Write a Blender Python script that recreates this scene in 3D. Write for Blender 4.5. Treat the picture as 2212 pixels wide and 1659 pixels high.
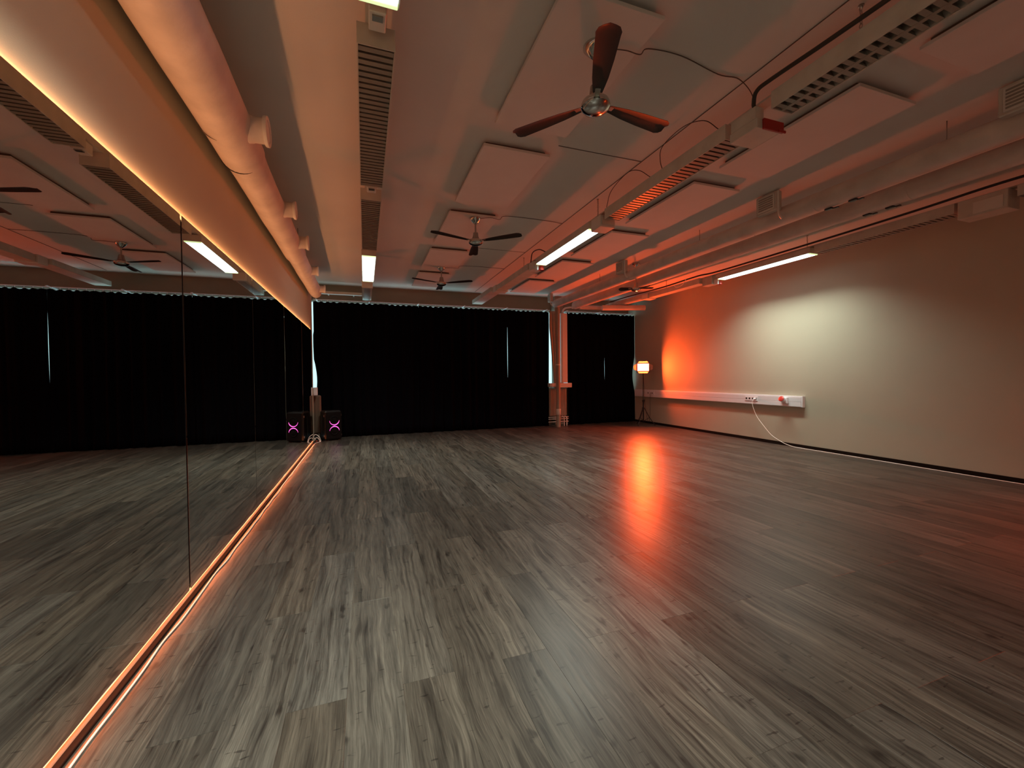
import bpy, math, random
from mathutils import Vector, Matrix
random.seed(7)
SC = bpy.context.scene
COL = SC.collection
for o in list(bpy.data.objects):
    bpy.data.objects.remove(o)
rad = math.radians
pi = math.pi

# ------------------------------------------------------------------ camera
F_PX = 898.158
yaw, pitch, roll = rad(19.46904), rad(-1.08584), rad(-0.59377)
fwd = Vector((math.sin(yaw) * math.cos(pitch), math.cos(yaw) * math.cos(pitch), math.sin(pitch)))
rgt = Vector((math.cos(yaw), -math.sin(yaw), 0))
upv = rgt.cross(fwd)
r2 = rgt * math.cos(roll) + upv * math.sin(roll)
u2 = -rgt * math.sin(roll) + upv * math.cos(roll)
cam_d = bpy.data.cameras.new('camera')
cam = bpy.data.objects.new('camera', cam_d)
COL.objects.link(cam)
cam.matrix_world = Matrix(((r2.x, u2.x, -fwd.x, 0), (r2.y, u2.y, -fwd.y, 0), (r2.z, u2.z, -fwd.z, 1.25), (0, 0, 0, 1)))
cam_d.sensor_width = 36
cam_d.lens = F_PX / 2212 * 36
cam_d.clip_start = 0.02
cam_d.clip_end = 200
SC.camera = cam

# ------------------------------------------------------------------ world, lights, exposure
SC.view_settings.view_transform = 'Standard'
SC.view_settings.look = 'None'
SC.view_settings.gamma = 1
SC.view_settings.use_curve_mapping = False
SC.view_settings.exposure = 0.42
w = bpy.data.worlds.new('sky')
SC.world = w
w.use_nodes = True
w.node_tree.nodes['Background'].inputs[0].default_value = (0.62, 0.93, 1.0, 1)
w.node_tree.nodes['Background'].inputs[1].default_value = 1.15
SC.cycles.max_bounces = 8
SC.cycles.diffuse_bounces = 4
SC.cycles.glossy_bounces = 5
SC.cycles.transparent_max_bounces = 12
SC.cycles.sample_clamp_indirect = 4.0
SC.cycles.use_denoising = True
SC.cycles.blur_glossy = 0.3

P_TUBE = 46.0            # each fluorescent lamp
TUBE_COL = (0.93, 1.0, 0.86)
P_LED_TOP = 21.0
P_LED_LOW = 9.0
LED_COL = (1.0, 0.37, 0.14)
P_RED = 96.0
RED_COL = (1.0, 0.085, 0.014)
P_RED2 = 42.0

def area(name, loc, direction, sx, sy, power, color, spread=180, long_axis=Vector((0, 1, 0))):
    d = bpy.data.lights.new(name, 'AREA')
    d.shape = 'RECTANGLE'
    d.size, d.size_y = sx, sy
    d.energy = power
    d.color = color
    d.spread = rad(spread)
    o = bpy.data.objects.new(name, d)
    COL.objects.link(o)
    z = -Vector(direction).normalized()
    y = (Vector(long_axis) - z * Vector(long_axis).dot(z)).normalized()
    x = y.cross(z)
    o.matrix_world = Matrix(((x.x, y.x, z.x, loc[0]), (x.y, y.y, z.y, loc[1]), (x.z, y.z, z.z, loc[2]), (0, 0, 0, 1)))
    return o

# ------------------------------------------------------------------ key dimensions
XM = -0.955              # mirror face
XL = -0.972              # left wall face
XR = 6.86                # right wall face
YB = 9.75                # back wall face
YF = -3.6                # wall behind the camera
ZC = 3.25                # ceiling
YE = 9.10                # end of the mirror wall
MB_, MT_ = 0.056, 2.17   # mirror bottom / top

# ------------------------------------------------------------------ helpers
class MB:
    def __init__(s):
        s.v = []; s.f = []; s.sm = []
    def add(s, vs, fs, smooth=False):
        b = len(s.v)
        s.v += [tuple(p) for p in vs]
        s.f += [tuple(b + i for i in f) for f in fs]
        s.sm += [smooth] * len(fs)
    def box(s, x0, x1, y0, y1, z0, z1, bevel=0.0, mat=None):
        if bevel <= 0:
            vs = [(x, y, z) for x in (x0, x1) for y in (y0, y1) for z in (z0, z1)]
            fs = [(0, 1, 3, 2), (4, 6, 7, 5), (0, 4, 5, 1), (2, 3, 7, 6), (0, 2, 6, 4), (1, 5, 7, 3)]
        else:
            b = min(bevel, abs(x1 - x0) * .45, abs(y1 - y0) * .45, abs(z1 - z0) * .45)
            vs = []; idx = {}
            for i, (x, sx) in enumerate(((x0, 1), (x1, -1))):
                for j, (y, sy) in enumerate(((y0, 1), (y1, -1))):
                    for k, (z, sz) in enumerate(((z0, 1), (z1, -1))):
                        idx[i, j, k, 0] = len(vs); vs.append((x, y + sy * b, z + sz * b))
                        idx[i, j, k, 1] = len(vs); vs.append((x + sx * b, y, z + sz * b))
                        idx[i, j, k, 2] = len(vs); vs.append((x + sx * b, y + sy * b, z))
            fs = []
            for i in (0, 1): fs.append(tuple(idx[i, j, k, 0] for j, k in ((0, 0), (0, 1), (1, 1), (1, 0))))
            for j in (0, 1): fs.append(tuple(idx[i, j, k, 1] for i, k in ((0, 0), (0, 1), (1, 1), (1, 0))))
            for k in (0, 1): fs.append(tuple(idx[i, j, k, 2] for i, j in ((0, 0), (0, 1), (1, 1), (1, 0))))
            for i in (0, 1):
                for j in (0, 1): fs.append((idx[i, j, 0, 0], idx[i, j, 1, 0], idx[i, j, 1, 1], idx[i, j, 0, 1]))
                for k in (0, 1): fs.append((idx[i, 0, k, 0], idx[i, 1, k, 0], idx[i, 1, k, 2], idx[i, 0, k, 2]))
            for j in (0, 1):
                for k in (0, 1): fs.append((idx[0, j, k, 1], idx[1, j, k, 1], idx[1, j, k, 2], idx[0, j, k, 2]))
            for i in (0, 1):
                for j in (0, 1):
                    for k in (0, 1): fs.append((idx[i, j, k, 0], idx[i, j, k, 1], idx[i, j, k, 2]))
        if mat is not None:
            vs = [mat @ Vector(p) for p in vs]
        s.add(vs, fs)
        return s
    def prism(s, poly, axis, a0, a1):
        """poly = list of 2D points, extruded along axis ('x','y','z')"""
        def P(u, v, a):
            return {'x': (a, u, v), 'y': (u, a, v), 'z': (u, v, a)}[axis]
        n = len(poly)
        s.add([P(u, v, a0) for u, v in poly] + [P(u, v, a1) for u, v in poly],
              [tuple(range(n)), tuple(range(2 * n - 1, n - 1, -1))] + [(i, (i + 1) % n, n + (i + 1) % n, n + i) for i in range(n)])
        return s
    def tube(s, pts, r, n=10, cap=True, smooth=True):
        pts = [Vector(p) for p in pts]
        rs = r if isinstance(r, (list, tuple)) else [r] * len(pts)
        t0 = (pts[1] - pts[0]).normalized()
        ref = Vector((0, 0, 1)) if abs(t0.z) < .9 else Vector((1, 0, 0))
        u = t0.cross(ref).normalized()
        vs = []
        for i, p in enumerate(pts):
            if i == 0: t = pts[1] - pts[0]
            elif i == len(pts) - 1: t = pts[-1] - pts[-2]
            else: t = (pts[i + 1] - pts[i]).normalized() + (pts[i] - pts[i - 1]).normalized()
            if t.length < 1e-9: t = t0
            t.normalize()
            u = (u - t * u.dot(t)).normalized()
            v = t.cross(u)
            for k in range(n):
                a = 2 * pi * k / n
                vs.append(p + (u * math.cos(a) + v * math.sin(a)) * rs[i])
        fs = [(i * n + k, i * n + (k + 1) % n, (i + 1) * n + (k + 1) % n, (i + 1) * n + k) for i in range(len(pts) - 1) for k in range(n)]
        s.add(vs, fs, smooth)
        if cap:
            m = len(pts) - 1
            s.add(vs[:n], [tuple(range(n - 1, -1, -1))])
            s.add(vs[m * n:], [tuple(range(n))])
        return s
    def lathe(s, prof, c, axis='z', n=32, smooth=True):
        """prof = [(radius, height)]"""
        vs = []
        for r, h in prof:
            for k in range(n):
                a = 2 * pi * k / n
                x, y = r * math.cos(a), r * math.sin(a)
                vs.append({'z': (c[0] + x, c[1] + y, c[2] + h), 'x': (c[0] + h, c[1] + x, c[2] + y), 'y': (c[0] + x, c[1] + h, c[2] + y)}[axis])
        m = len(prof)
        fs = [(i * n + k, i * n + (k + 1) % n, (i + 1) * n + (k + 1) % n, (i + 1) * n + k) for i in range(m - 1) for k in range(n)]
        if prof[0][0] > 1e-6: fs.append(tuple(range(n - 1, -1, -1)))
        if prof[-1][0] > 1e-6: fs.append(tuple(range((m - 1) * n, m * n)))
        s.add(vs, fs, smooth)
        return s
    def mesh(s, name, mat):
        me = bpy.data.meshes.new(name)
        me.from_pydata(s.v, [], s.f)
        me.polygons.foreach_set('use_smooth', s.sm)
        if mat: me.materials.append(mat)
        me.validate()
        import bmesh
        bm = bmesh.new(); bm.from_mesh(me)
        bmesh.ops.remove_doubles(bm, verts=bm.verts, dist=1e-6)
        bmesh.ops.recalc_face_normals(bm, faces=bm.faces)
        for e in bm.edges:
            if len(e.link_faces) == 2 and e.calc_face_angle(0) > 0.7: e.smooth = False
        bm.to_mesh(me); bm.free()
        return me
    def obj(s, name, mat, parent=None, label=None):
        o = bpy.data.objects.new(name, s.mesh(name, mat))
        COL.objects.link(o)
        if parent is not None:
            o.parent = parent
            o.matrix_parent_inverse = Matrix.Translation(-parent_loc(parent))
        if label: o['label'] = label
        return o

def parent_loc(p):
    return Vector(p.location) if p.type == 'EMPTY' else Vector((0, 0, 0))

def tag(o, label, cat, group=None, kind=None):
    o['label'] = label; o['category'] = cat
    if group: o['group'] = group
    if kind: o['kind'] = kind
    return o

def thing(name, label, cat, loc=(0, 0, 0), group=None):
    o = bpy.data.objects.new(name, None)
    COL.objects.link(o)
    o.empty_display_size = 0.05
    o.location = loc
    return tag(o, label, cat, group)

def struct(mb, name, mat, label=None, cat=None, parent=None):
    o = mb.obj(name, mat, parent)
    if parent is None: o['kind'] = 'structure'
    if label: o['label'] = label
    if cat: o['category'] = cat
    return o

def box(*a, **k): return MB().box(*a, **k)

def smooth_path(pts, n=8):
    pts = [Vector(p) for p in pts]
    out = []
    P = [pts[0] * 2 - pts[1]] + pts + [pts[-1] * 2 - pts[-2]]
    for i in range(1, len(P) - 2):
        for k in range(n):
            t = k / n
            p0, p1, p2, p3 = P[i - 1], P[i], P[i + 1], P[i + 2]
            out.append(0.5 * ((2 * p1) + (p2 - p0) * t + (2 * p0 - 5 * p1 + 4 * p2 - p3) * t * t + (3 * p1 - p0 - 3 * p2 + p3) * t ** 3))
    out.append(pts[-1])
    return out

# ------------------------------------------------------------------ materials
def mat(name, col, rough=0.6, metal=0.0, spec=0.5, noise=0.0, nscale=6.0, bump=0.0, bscale=40.0, emit=None, estr=0.0, coat=0.0):
    m = bpy.data.materials.new(name)
    m.use_nodes = True
    nt = m.node_tree; N = nt.nodes; L = nt.links
    b = N['Principled BSDF']
    b.inputs['Base Color'].default_value = (*col, 1)
    b.inputs['Roughness'].default_value = rough
    b.inputs['Metallic'].default_value = metal
    b.inputs['Specular IOR Level'].default_value = spec
    b.inputs['Coat Weight'].default_value = coat
    tc = N.new('ShaderNodeTexCoord')
    if noise > 0:
        n = N.new('ShaderNodeTexNoise'); n.inputs['Scale'].default_value = nscale; n.inputs['Detail'].default_value = 5
        L.new(tc.outputs['Object'], n.inputs['Vector'])
        r = N.new('ShaderNodeMapRange'); r.inputs[1].default_value = 0.3; r.inputs[2].default_value = 0.7
        r.inputs[3].default_value = 1 - noise; r.inputs[4].default_value = 1 + noise * .4
        L.new(n.outputs['Fac'], r.inputs[0])
        mx = N.new('ShaderNodeMix'); mx.data_type = 'RGBA'; mx.blend_type = 'MULTIPLY'; mx.inputs[0].default_value = 1
        mx.inputs[6].default_value = (*col, 1)
        L.new(r.outputs[0], mx.inputs[7])
        L.new(mx.outputs[2], b.inputs['Base Color'])
    if bump > 0:
        n2 = N.new('ShaderNodeTexNoise'); n2.inputs['Scale'].default_value = bscale; n2.inputs['Detail'].default_value = 6
        L.new(tc.outputs['Object'], n2.inputs['Vector'])
        bp = N.new('ShaderNodeBump'); bp.inputs['Strength'].default_value = bump; bp.inputs['Distance'].default_value = 0.01
        L.new(n2.outputs['Fac'], bp.inputs['Height'])
        L.new(bp.outputs[0], b.inputs['Normal'])
    if emit:
        b.inputs['Emission Color'].default_value = (*emit, 1)
        b.inputs['Emission Strength'].default_value = estr
    return m

M = {}
M['wall'] = mat('wall_paint', (0.44, 0.43, 0.335), 0.75, noise=0.05, nscale=1.2, bump=0.08, bscale=260)
M['ceiling'] = mat('ceiling_paint', (0.72, 0.69, 0.64), 0.85, noise=0.07, nscale=0.9, bump=0.1, bscale=200)
M['panel'] = mat('acoustic_board', (0.74, 0.70, 0.655), 0.9, noise=0.04, nscale=3, bump=0.12, bscale=400)
M['duct'] = mat('duct_wrap', (0.62, 0.56, 0.50), 0.6, noise=0.16, nscale=5, bump=0.6, bscale=9)
M['white'] = mat('white_enamel', (0.66, 0.64, 0.58), 0.4, noise=0.05, nscale=5)
M['white_dusty'] = mat('dusty_enamel', (0.56, 0.53, 0.46), 0.55, noise=0.14, nscale=7)
M['plastic'] = mat('white_plastic', (0.77, 0.79, 0.83), 0.35)
M['cord'] = mat('white_cord', (0.92, 0.88, 0.82), 0.4)
M['curtain'] = mat('black_drape', (0.003, 0.003, 0.0045), 1.0, spec=0.02, bump=0.2, bscale=500)
M['beige_cloth'] = mat('beige_cloth', (0.34, 0.26, 0.19), 0.9)
M['black'] = mat('black_plastic', (0.012, 0.011, 0.011), 0.45)
M['black_gloss'] = mat('black_lacquer', (0.006, 0.005, 0.005), 0.30)
M['grille'] = mat('speaker_grille', (0.004, 0.004, 0.004), 0.8, spec=0.1)
M['door'] = mat('barn_door_metal', (0.30, 0.26, 0.22), 0.5)
M['brown'] = mat('shaded_radiator', (0.15, 0.095, 0.065), 0.7)  # corner shade is put into this radiator's brown colour
M['dark'] = mat('dark_trim', (0.035, 0.024, 0.018), 0.6)
M['darkbase'] = mat('dark_skirting', (0.014, 0.010, 0.008), 0.9, spec=0.05)
M['chrome'] = mat('chrome', (0.62, 0.60, 0.57), 0.12, metal=1.0)
M['steel'] = mat('brushed_steel', (0.42, 0.40, 0.36), 0.3, metal=1.0)
M['fan_blade'] = mat('fan_blade_metal', (0.014, 0.012, 0.010), 0.45, metal=0.0)
M['red'] = mat('red_plastic', (0.32, 0.015, 0.01), 0.4)
M['redbright'] = mat('red_socket', (0.55, 0.05, 0.04), 0.35)
M['hole'] = mat('dark_hole', (0.004, 0.004, 0.004), 0.9)
M['louvre'] = mat('louvre_metal', (0.27, 0.245, 0.20), 0.4, metal=0.0, noise=0.1, nscale=20)
M['reflector'] = mat('reflector', (0.55, 0.54, 0.5), 0.25, metal=1.0)
M['tube'] = mat('unlit_tube', (0.82, 0.82, 0.8), 0.3)
M['seam'] = mat('board_seam', (0.13, 0.09, 0.07), 0.9)
M['lens'] = mat('lit_diffuser', (0.8, 0.85, 0.82), 0.5, emit=(0.80, 1.0, 0.95), estr=3.2)
M['lens_end'] = mat('diffuser_end', (0.75, 0.85, 0.55), 0.5, emit=(0.72, 0.92, 0.45), estr=0.75)
M['led'] = mat('led_strip', (0.9, 0.6, 0.3), 0.5, emit=(1.0, 0.50, 0.20), estr=2.2)
M['redpanel'] = mat('lit_red_panel', (0.9, 0.5, 0.3), 0.5, emit=(1.0, 0.14, 0.085), estr=9.5)
M['pink'] = mat('pink_led_ring', (0.8, 0.2, 0.6), 0.5, emit=(1.0, 0.11, 0.62), estr=1.15)
M['frame'] = mat('window_frame', (0.7, 0.72, 0.7), 0.5)
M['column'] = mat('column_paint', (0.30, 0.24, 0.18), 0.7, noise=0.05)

def mirror_mat():
    m = bpy.data.materials.new('mirror_glass'); m.use_nodes = True
    b = m.node_tree.nodes['Principled BSDF']
    b.inputs['Base Color'].default_value = (0.72, 0.74, 0.71, 1)
    b.inputs['Metallic'].default_value = 1
    b.inputs['Roughness'].default_value = 0.0
    return m
M['mirror'] = mirror_mat()

def glass_mat():
    m = bpy.data.materials.new('window_glass'); m.use_nodes = True
    nt = m.node_tree; N = nt.nodes; L = nt.links
    for n in list(N):
        if n.type != 'OUTPUT_MATERIAL': N.remove(n)
    t = N.new('ShaderNodeBsdfTransparent'); t.inputs[0].default_value = (0.93, 0.97, 0.96, 1)
    g = N.new('ShaderNodeBsdfGlossy'); g.inputs['Roughness'].default_value = 0.02
    mx = N.new('ShaderNodeMixShader'); mx.inputs[0].default_value = 0.06
    L.new(t.outputs[0], mx.inputs[1]); L.new(g.outputs[0], mx.inputs[2])
    out = [n for n in N if n.type == 'OUTPUT_MATERIAL'][0]
    L.new(mx.outputs[0], out.inputs['Surface'])
    return m
M['glass'] = glass_mat()

def wood_mat():
    m = bpy.data.materials.new('grey_oak_laminate'); m.use_nodes = True
    nt = m.node_tree; N = nt.nodes; L = nt.links
    b = N['Principled BSDF']
    tc = N.new('ShaderNodeTexCoord'); oi = N.new('ShaderNodeObjectInfo')
    def math_(op, a, c=None, clamp=False):
        n = N.new('ShaderNodeMath'); n.operation = op; n.use_clamp = clamp
        for i, v in enumerate((a, c)):
            if v is None: continue
            if isinstance(v, (int, float)): n.inputs[i].default_value = v
            else: L.new(v, n.inputs[i])
        return n.outputs[0]
    def vec(x, y, z=None):
        n = N.new('ShaderNodeCombineXYZ')
        for i, v in enumerate((x, y, z)):
            if v is None: continue
            if isinstance(v, (int, float)): n.inputs[i].default_value = v
            else: L.new(v, n.inputs[i])
        return n.outputs[0]
    def noise(v, scale, detail=4, rough=0.55, dist=0.0):
        n = N.new('ShaderNodeTexNoise'); n.inputs['Scale'].default_value = scale; n.inputs['Detail'].default_value = detail
        n.inputs['Roughness'].default_value = rough; n.inputs['Distortion'].default_value = dist
        L.new(v, n.inputs['Vector']); return n.outputs['Fac']
    def rng(v, a, c, d, e):
        n = N.new('ShaderNodeMapRange'); n.inputs[1].default_value = a; n.inputs[2].default_value = c
        n.inputs[3].default_value = d; n.inputs[4].default_value = e; L.new(v, n.inputs[0]); return n.outputs[0]
    sp = N.new('ShaderNodeSeparateXYZ'); L.new(tc.outputs['Object'], sp.inputs[0])
    seed = math_('MULTIPLY', oi.outputs['Random'], 91.7)
    x, y = sp.outputs[0], sp.outputs[1]
    xs = math_('ADD', x, seed); ys = math_('ADD', y, math_('MULTIPLY', seed, 1.37))
    # slow sideways wander of the grain
    wander = noise(vec(math_('MULTIPLY', xs, 3.2), math_('MULTIPLY', ys, 1.3), seed), 1.0, 3, 0.45)
    xw = math_('ADD', xs, math_('MULTIPLY', wander, 0.115))
    # cathedral bands
    rings = math_('SINE', math_('MULTIPLY', xw, 230.0))
    ringmask = rng(noise(vec(math_('MULTIPLY', xs, 3.0), math_('MULTIPLY', ys, 1.1), seed), 1.3, 2), 0.44, 0.66, 0.0, 1.0)
    # fibres
    fib = noise(vec(math_('MULTIPLY', xw, 210.0), math_('MULTIPLY', ys, 7.0), seed), 1.0, 5, 0.65)
    fib2 = noise(vec(math_('MULTIPLY', xw, 42.0), math_('MULTIPLY', ys, 1.6), seed), 1.0, 4, 0.6)
    broad = noise(vec(math_('MULTIPLY', xw, 14.0), math_('MULTIPLY', ys, 1.2), seed), 1.0, 3)
    # knots and dark streaks
    kn = noise(vec(math_('MULTIPLY', xw, 17.0), math_('MULTIPLY', ys, 7.5), seed), 1.0, 2, 0.5)
    knm = rng(kn, 0.66, 0.78, 0.0, 1.0)
    st = noise(vec(math_('MULTIPLY', xw, 30.0), math_('MULTIPLY', ys, 2.2), math_('ADD', seed, 5.0)), 1.0, 3, 0.5)
    stm = rng(st, 0.58, 0.72, 0.0, 1.0)
    ck = noise(vec(math_('MULTIPLY', xs, 17.0), math_('MULTIPLY', ys, 55.0), math_('ADD', seed, 9.0)), 1.0, 2, 0.4)
    ckm = rng(ck, 0.69, 0.74, 0.0, 1.0)
    v = math_('ADD', math_('MULTIPLY', rng(fib, 0.3, 0.7, 0, 1), 0.40), math_('MULTIPLY', rng(fib2, 0.3, 0.7, 0, 1), 0.34))
    v = math_('ADD', v, math_('MULTIPLY', rng(broad, 0.3, 0.7, 0, 1), 0.30))
    v = math_('ADD', v, math_('MULTIPLY', math_('MULTIPLY', rings, ringmask), 0.10))
    v = math_('SUBTRACT', v, math_('MULTIPLY', knm, 0.42))
    v = math_('SUBTRACT', v, math_('MULTIPLY', stm, 0.30))
    v = math_('SUBTRACT', v, math_('MULTIPLY', ckm, 0.28))
    v = math_('ADD', math_('MULTIPLY', math_('SUBTRACT', v, 0.5), 0.98), 0.455)
    cr = N.new('ShaderNodeValToRGB')
    e = cr.color_ramp.elements
    e[0].position = 0.0; e[0].color = (0.016, 0.0135, 0.0115, 1)
    e[1].position = 1.0; e[1].color = (0.185, 0.166, 0.137, 1)
    for p, c in ((0.3, (0.044, 0.039, 0.033, 1)), (0.55, (0.083, 0.074, 0.062, 1)), (0.75, (0.122, 0.109, 0.091, 1))):
        q = e.new(p); q.color = c
    L.new(v, cr.inputs[0])
    mx = N.new('ShaderNodeMix'); mx.data_type = 'RGBA'; mx.blend_type = 'MULTIPLY'; mx.inputs[0].default_value = 1
    L.new(cr.outputs[0], mx.inputs[6]); L.new(oi.outputs['Color'], mx.inputs[7])
    L.new(mx.outputs[2], b.inputs['Base Color'])
    L.new(rng(fib, 0.3, 0.7, 0.29, 0.40), b.inputs['Roughness'])
    b.inputs['Specular IOR Level'].default_value = 0.26
    bp = N.new('ShaderNodeBump'); bp.inputs['Strength'].default_value = 0.10; bp.inputs['Distance'].default_value = 0.0006
    L.new(v, bp.inputs['Height']); L.new(bp.outputs[0], b.inputs['Normal'])
    return m
M['wood'] = wood_mat()

# ================================================================== THE ROOM
# floor base + planks
floor = struct(box(XL - .5, XR, YF, YB, -0.06, -0.012), 'floor', M['dark'], 'grey oak laminate plank floor of the dance studio', 'floor')
PW, PL = 0.2125, 1.447
def plank_mesh(wd, ln, name='plank'):
    return MB().box(-wd / 2, wd / 2, -ln / 2, ln / 2, -0.0125, 0, bevel=0.0006).mesh(name, M['wood'])
pm_full = plank_mesh(PW - .0003, PL - .0003)
planks_far = MB()
tone_fix = {(-1 + 1, 1.73): None}
k = math.floor((XL + .298) / PW) - 0
k0, k1 = math.floor((XL - .4 + .298) / PW), math.ceil((XR + .298) / PW)
rnd = random.Random(21)
for k in range(k0, k1):
    xa, xb = -.298 + k * PW, -.298 + (k + 1) * PW
    xa, xb = max(xa, XL - .45), min(xb, XR)
    if xb - xa < .01: continue
    off = 1.727 if k % 2 == 0 else 2.445
    j = -5
    while True:
        ya, yb = off + j * PL, off + (j + 1) * PL
        j += 1
        if ya >= YB: break
        if yb <= YF: continue
        ya, yb = max(ya, YF), min(yb, YB)
        # which planks the view takes in (directly)
        vis = yb > 0.25 and xb > XL - .01
        if vis:
            # right edge of the view: X/Y < ~1.75
            if xa > max(yb, .1) * 3.0 + .2: vis = False
        if not vis:
            planks_far.box(xa + .0003, xb - .0003, ya + .0003, yb - .0003, -0.0125, 0)
            continue
        full = abs((xb - xa) - PW) < 1e-4 and abs((yb - ya) - PL) < 1e-4
        me = pm_full if full else plank_mesh(xb - xa - .0003, yb - ya - .0003)
        o = bpy.data.objects.new('plank', me)
        COL.objects.link(o)
        o.location = ((xa + xb) / 2, (ya + yb) / 2, 0)
        o.parent = floor
        t = rnd.uniform(0.72, 1.20)
        h = rnd.uniform(-.035, .035)
        if k == 0 and abs(ya - 1.727) < .01: t, h = 1.35, -.05
        if k == 0 and abs(yb - 1.727) < .01: t, h = 0.82, .04
        if k == 4 and abs(yb - 1.727) < .01: t, h = 0.72, .0
        if k == 2 and abs(yb - 1.727) < .01: t, h = 0.85, .03
        if k == 9 and abs(ya - 0.998) < .01: t, h = 0.72, .03
        o.color = (t * (1 + h), t, t * (1 - h), 1)
o = planks_far.obj('planks', M['wood'], floor)
o['kind'] = 'stuff'
o.color = (.95, .95, .95, 1)

# walls
struct(box(XL - .2, XL, YF, YE, 0, ZC), 'wall_left', M['wall'], 'olive beige painted wall behind and above the mirrors', 'wall')
struct(box(XL - .6, XL - .48, YE - .4, YB + .3, 0, ZC), 'wall_left_niche', M['wall'], 'painted end wall of the niche beyond the mirrors', 'wall')
struct(box(XL - .55, XL - .201, YE - .4, YE - .3, 0, ZC), 'wall_left_return', M['wall'], 'painted return wall behind the end of the mirrors', 'wall')
struct(box(XR, XR + .15, YF, YB + .3, 0, ZC), 'wall_right', M['wall'], 'olive beige painted wall on the right with the white trunking', 'wall')
struct(box(XL - .6, XR + .15, YF - .15, YF, 0, ZC), 'wall_front', M['wall'], 'painted wall behind the camera', 'wall')
WZ0, WZ1 = 0.93, 2.905
wb = MB()
wb.box(XL - .48, XR, YB, YB + .25, 0, WZ0)
wb.box(XL - .48, XR, YB, YB + .25, WZ1, ZC)
wb.box(4.72, 4.80, YB, YB + .25, WZ0, WZ1)
M['lintel'] = mat('brown_wall_paint', (0.30, 0.215, 0.145), 0.8, noise=0.05)
struct(wb, 'wall_back', M['lintel'], 'far wall with the brown strip above the black curtains', 'wall')
struct(box(XL - .6, XR + .15, YF - .15, YB + .3, ZC, ZC + .1), 'ceiling', M['ceiling'], 'painted ceiling with boards', 'ceiling')
# baseboards
struct(MB().box(XR - .012, XR - .0005, YF, YB - .05, 0.0005, 0.055, bevel=.003), 'baseboard_right', M['darkbase'], 'dark brown skirting along the right wall', 'skirting')
struct(MB().box(XL + .0005, XM + .014, YF, 8.81, 0.0005, 0.013, bevel=.002), 'baseboard_left', M['darkbase'], 'low dark skirting strip under the mirrors', 'skirting')
struct(MB().box(XL + .0005, XL + .008, YF, YE - .01, 0.014, MB_ + .002), 'trim_1', M['wall'], 'narrow wall strip lit orange under the mirrors', 'trim')

# windows
def window(n, x0, x1, bays):
    w_ = thing('window_%d' % n, ('wide' if n == 1 else 'narrow') + ' white framed window hidden behind the black curtains, daylight at its top edge', 'window', (x0, YB, WZ0))
    w_['kind'] = 'structure'
    fr = MB()
    fr.box(x0, x1, YB + .08, YB + .14, WZ0, WZ0 + .05); fr.box(x0, x1, YB + .08, YB + .14, WZ1 - .012, WZ1)
    fr.box(x0, x0 + .05, YB + .08, YB + .14, WZ0 + .05, WZ1 - .012); fr.box(x1 - .05, x1, YB + .08, YB + .14, WZ0 + .05, WZ1 - .012)
    fr.obj('window_frame', M['frame'], w_)
    for i in range(bays):
        a = x0 + .05 + (x1 - x0 - .1) * i / bays; b_ = x0 + .05 + (x1 - x0 - .1) * (i + 1) / bays
        if i: MB().box(a - .02, a + .02, YB + .085, YB + .135, WZ0 + .05, WZ1 - .012).obj('mullion', M['frame'], w_)
        MB().box(a + (.021 if i else .001), b_ - (.021 if i < bays - 1 else .001), YB + .106, YB + .112, WZ0 + .051, WZ1 - .013).obj('pane', M['glass'], w_)
    return w_
window(1, XL - .47, 4.71, 4)
window(2, 4.81, XR - .01, 2)

# ================================================================== MIRRORS
joints = [-1.86, -.29, 1.27, 2.82, 4.37, 5.95, 7.5, 8.8]
names = ['mirror panel behind the camera, farthest back', 'mirror panel beside the camera position', 'large frameless mirror at the left edge of the photo',
         'large frameless mirror left of the nearest dark joint', 'mirror showing the lit ceiling lamp and the first joint', 'mirror between the second and third joint lines',
         'narrow looking mirror before the last one', 'last frameless mirror nearest the black curtain corner']
labs = ['frameless wall mirror behind the camera position', 'frameless wall mirror beside the camera position',
        'frameless wall mirror at the left edge, nearest the camera in view', 'frameless wall mirror just beyond the wide dark joint',
        'frameless wall mirror between the second and third joints', 'fourth frameless wall mirror, towards the curtains', 'last frameless wall mirror, next to the curtain corner']
for i in range(len(joints) - 1):
    y0, y1 = joints[i] + .004, joints[i + 1] - .004
    if i == 2: y1 -= .006
    if i == 3: y0 += .004
    t = thing('wall_mirror', labs[i], 'mirror', (XM, (y0 + y1) / 2, MB_), 'frameless mirrors along the left wall')
    MB().box(XM - .0055, XM, y0, y1, MB_, MT_, bevel=.0006).obj('mirror_glass', M['mirror'], t)
    MB().box(XM - .0165, XM - .0056, y0, y1, MB_ + .03, MT_ - .03).obj('backing_board', M['black'], t)
tag(MB().box(XM - .015, XM - .008, 2.812, 2.830, MB_ + .01, MT_ - .02).obj('joint_strip', M['black']), 'black strip in the widest mirror joint', 'joint strip')
# led strips above and below the mirrors
s1 = tag(MB().box(XL + .0005, XL + .0045, -1.8, 8.79, MT_ - .012, MT_ - .006).obj('led_strip', M['led']), 'glowing orange led strip hidden along the top of the mirrors', 'light strip')
s2 = tag(MB().box(XM - .010, XM - .002, -1.8, 8.79, MB_ - .006, MB_ - .0005).obj('led_strip', M['led']), 'glowing orange led strip along the bottom edge of the mirrors', 'light strip')
for i in range(3):
    ya, yb = -1.8 + i * 3.53, -1.8 + (i + 1) * 3.53
    area('led_light_top', (XL + .007, (ya + yb) / 2, MT_ - .004), (-0.22, 0, 1), .006, yb - ya, P_LED_TOP / 3, LED_COL)
    area('led_light_low', (XM - .001, (ya + yb) / 2, MB_ - .008), (0.75, 0, -1), .005, yb - ya, P_LED_LOW / 3, (1.0, 0.19, 0.05))
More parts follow.
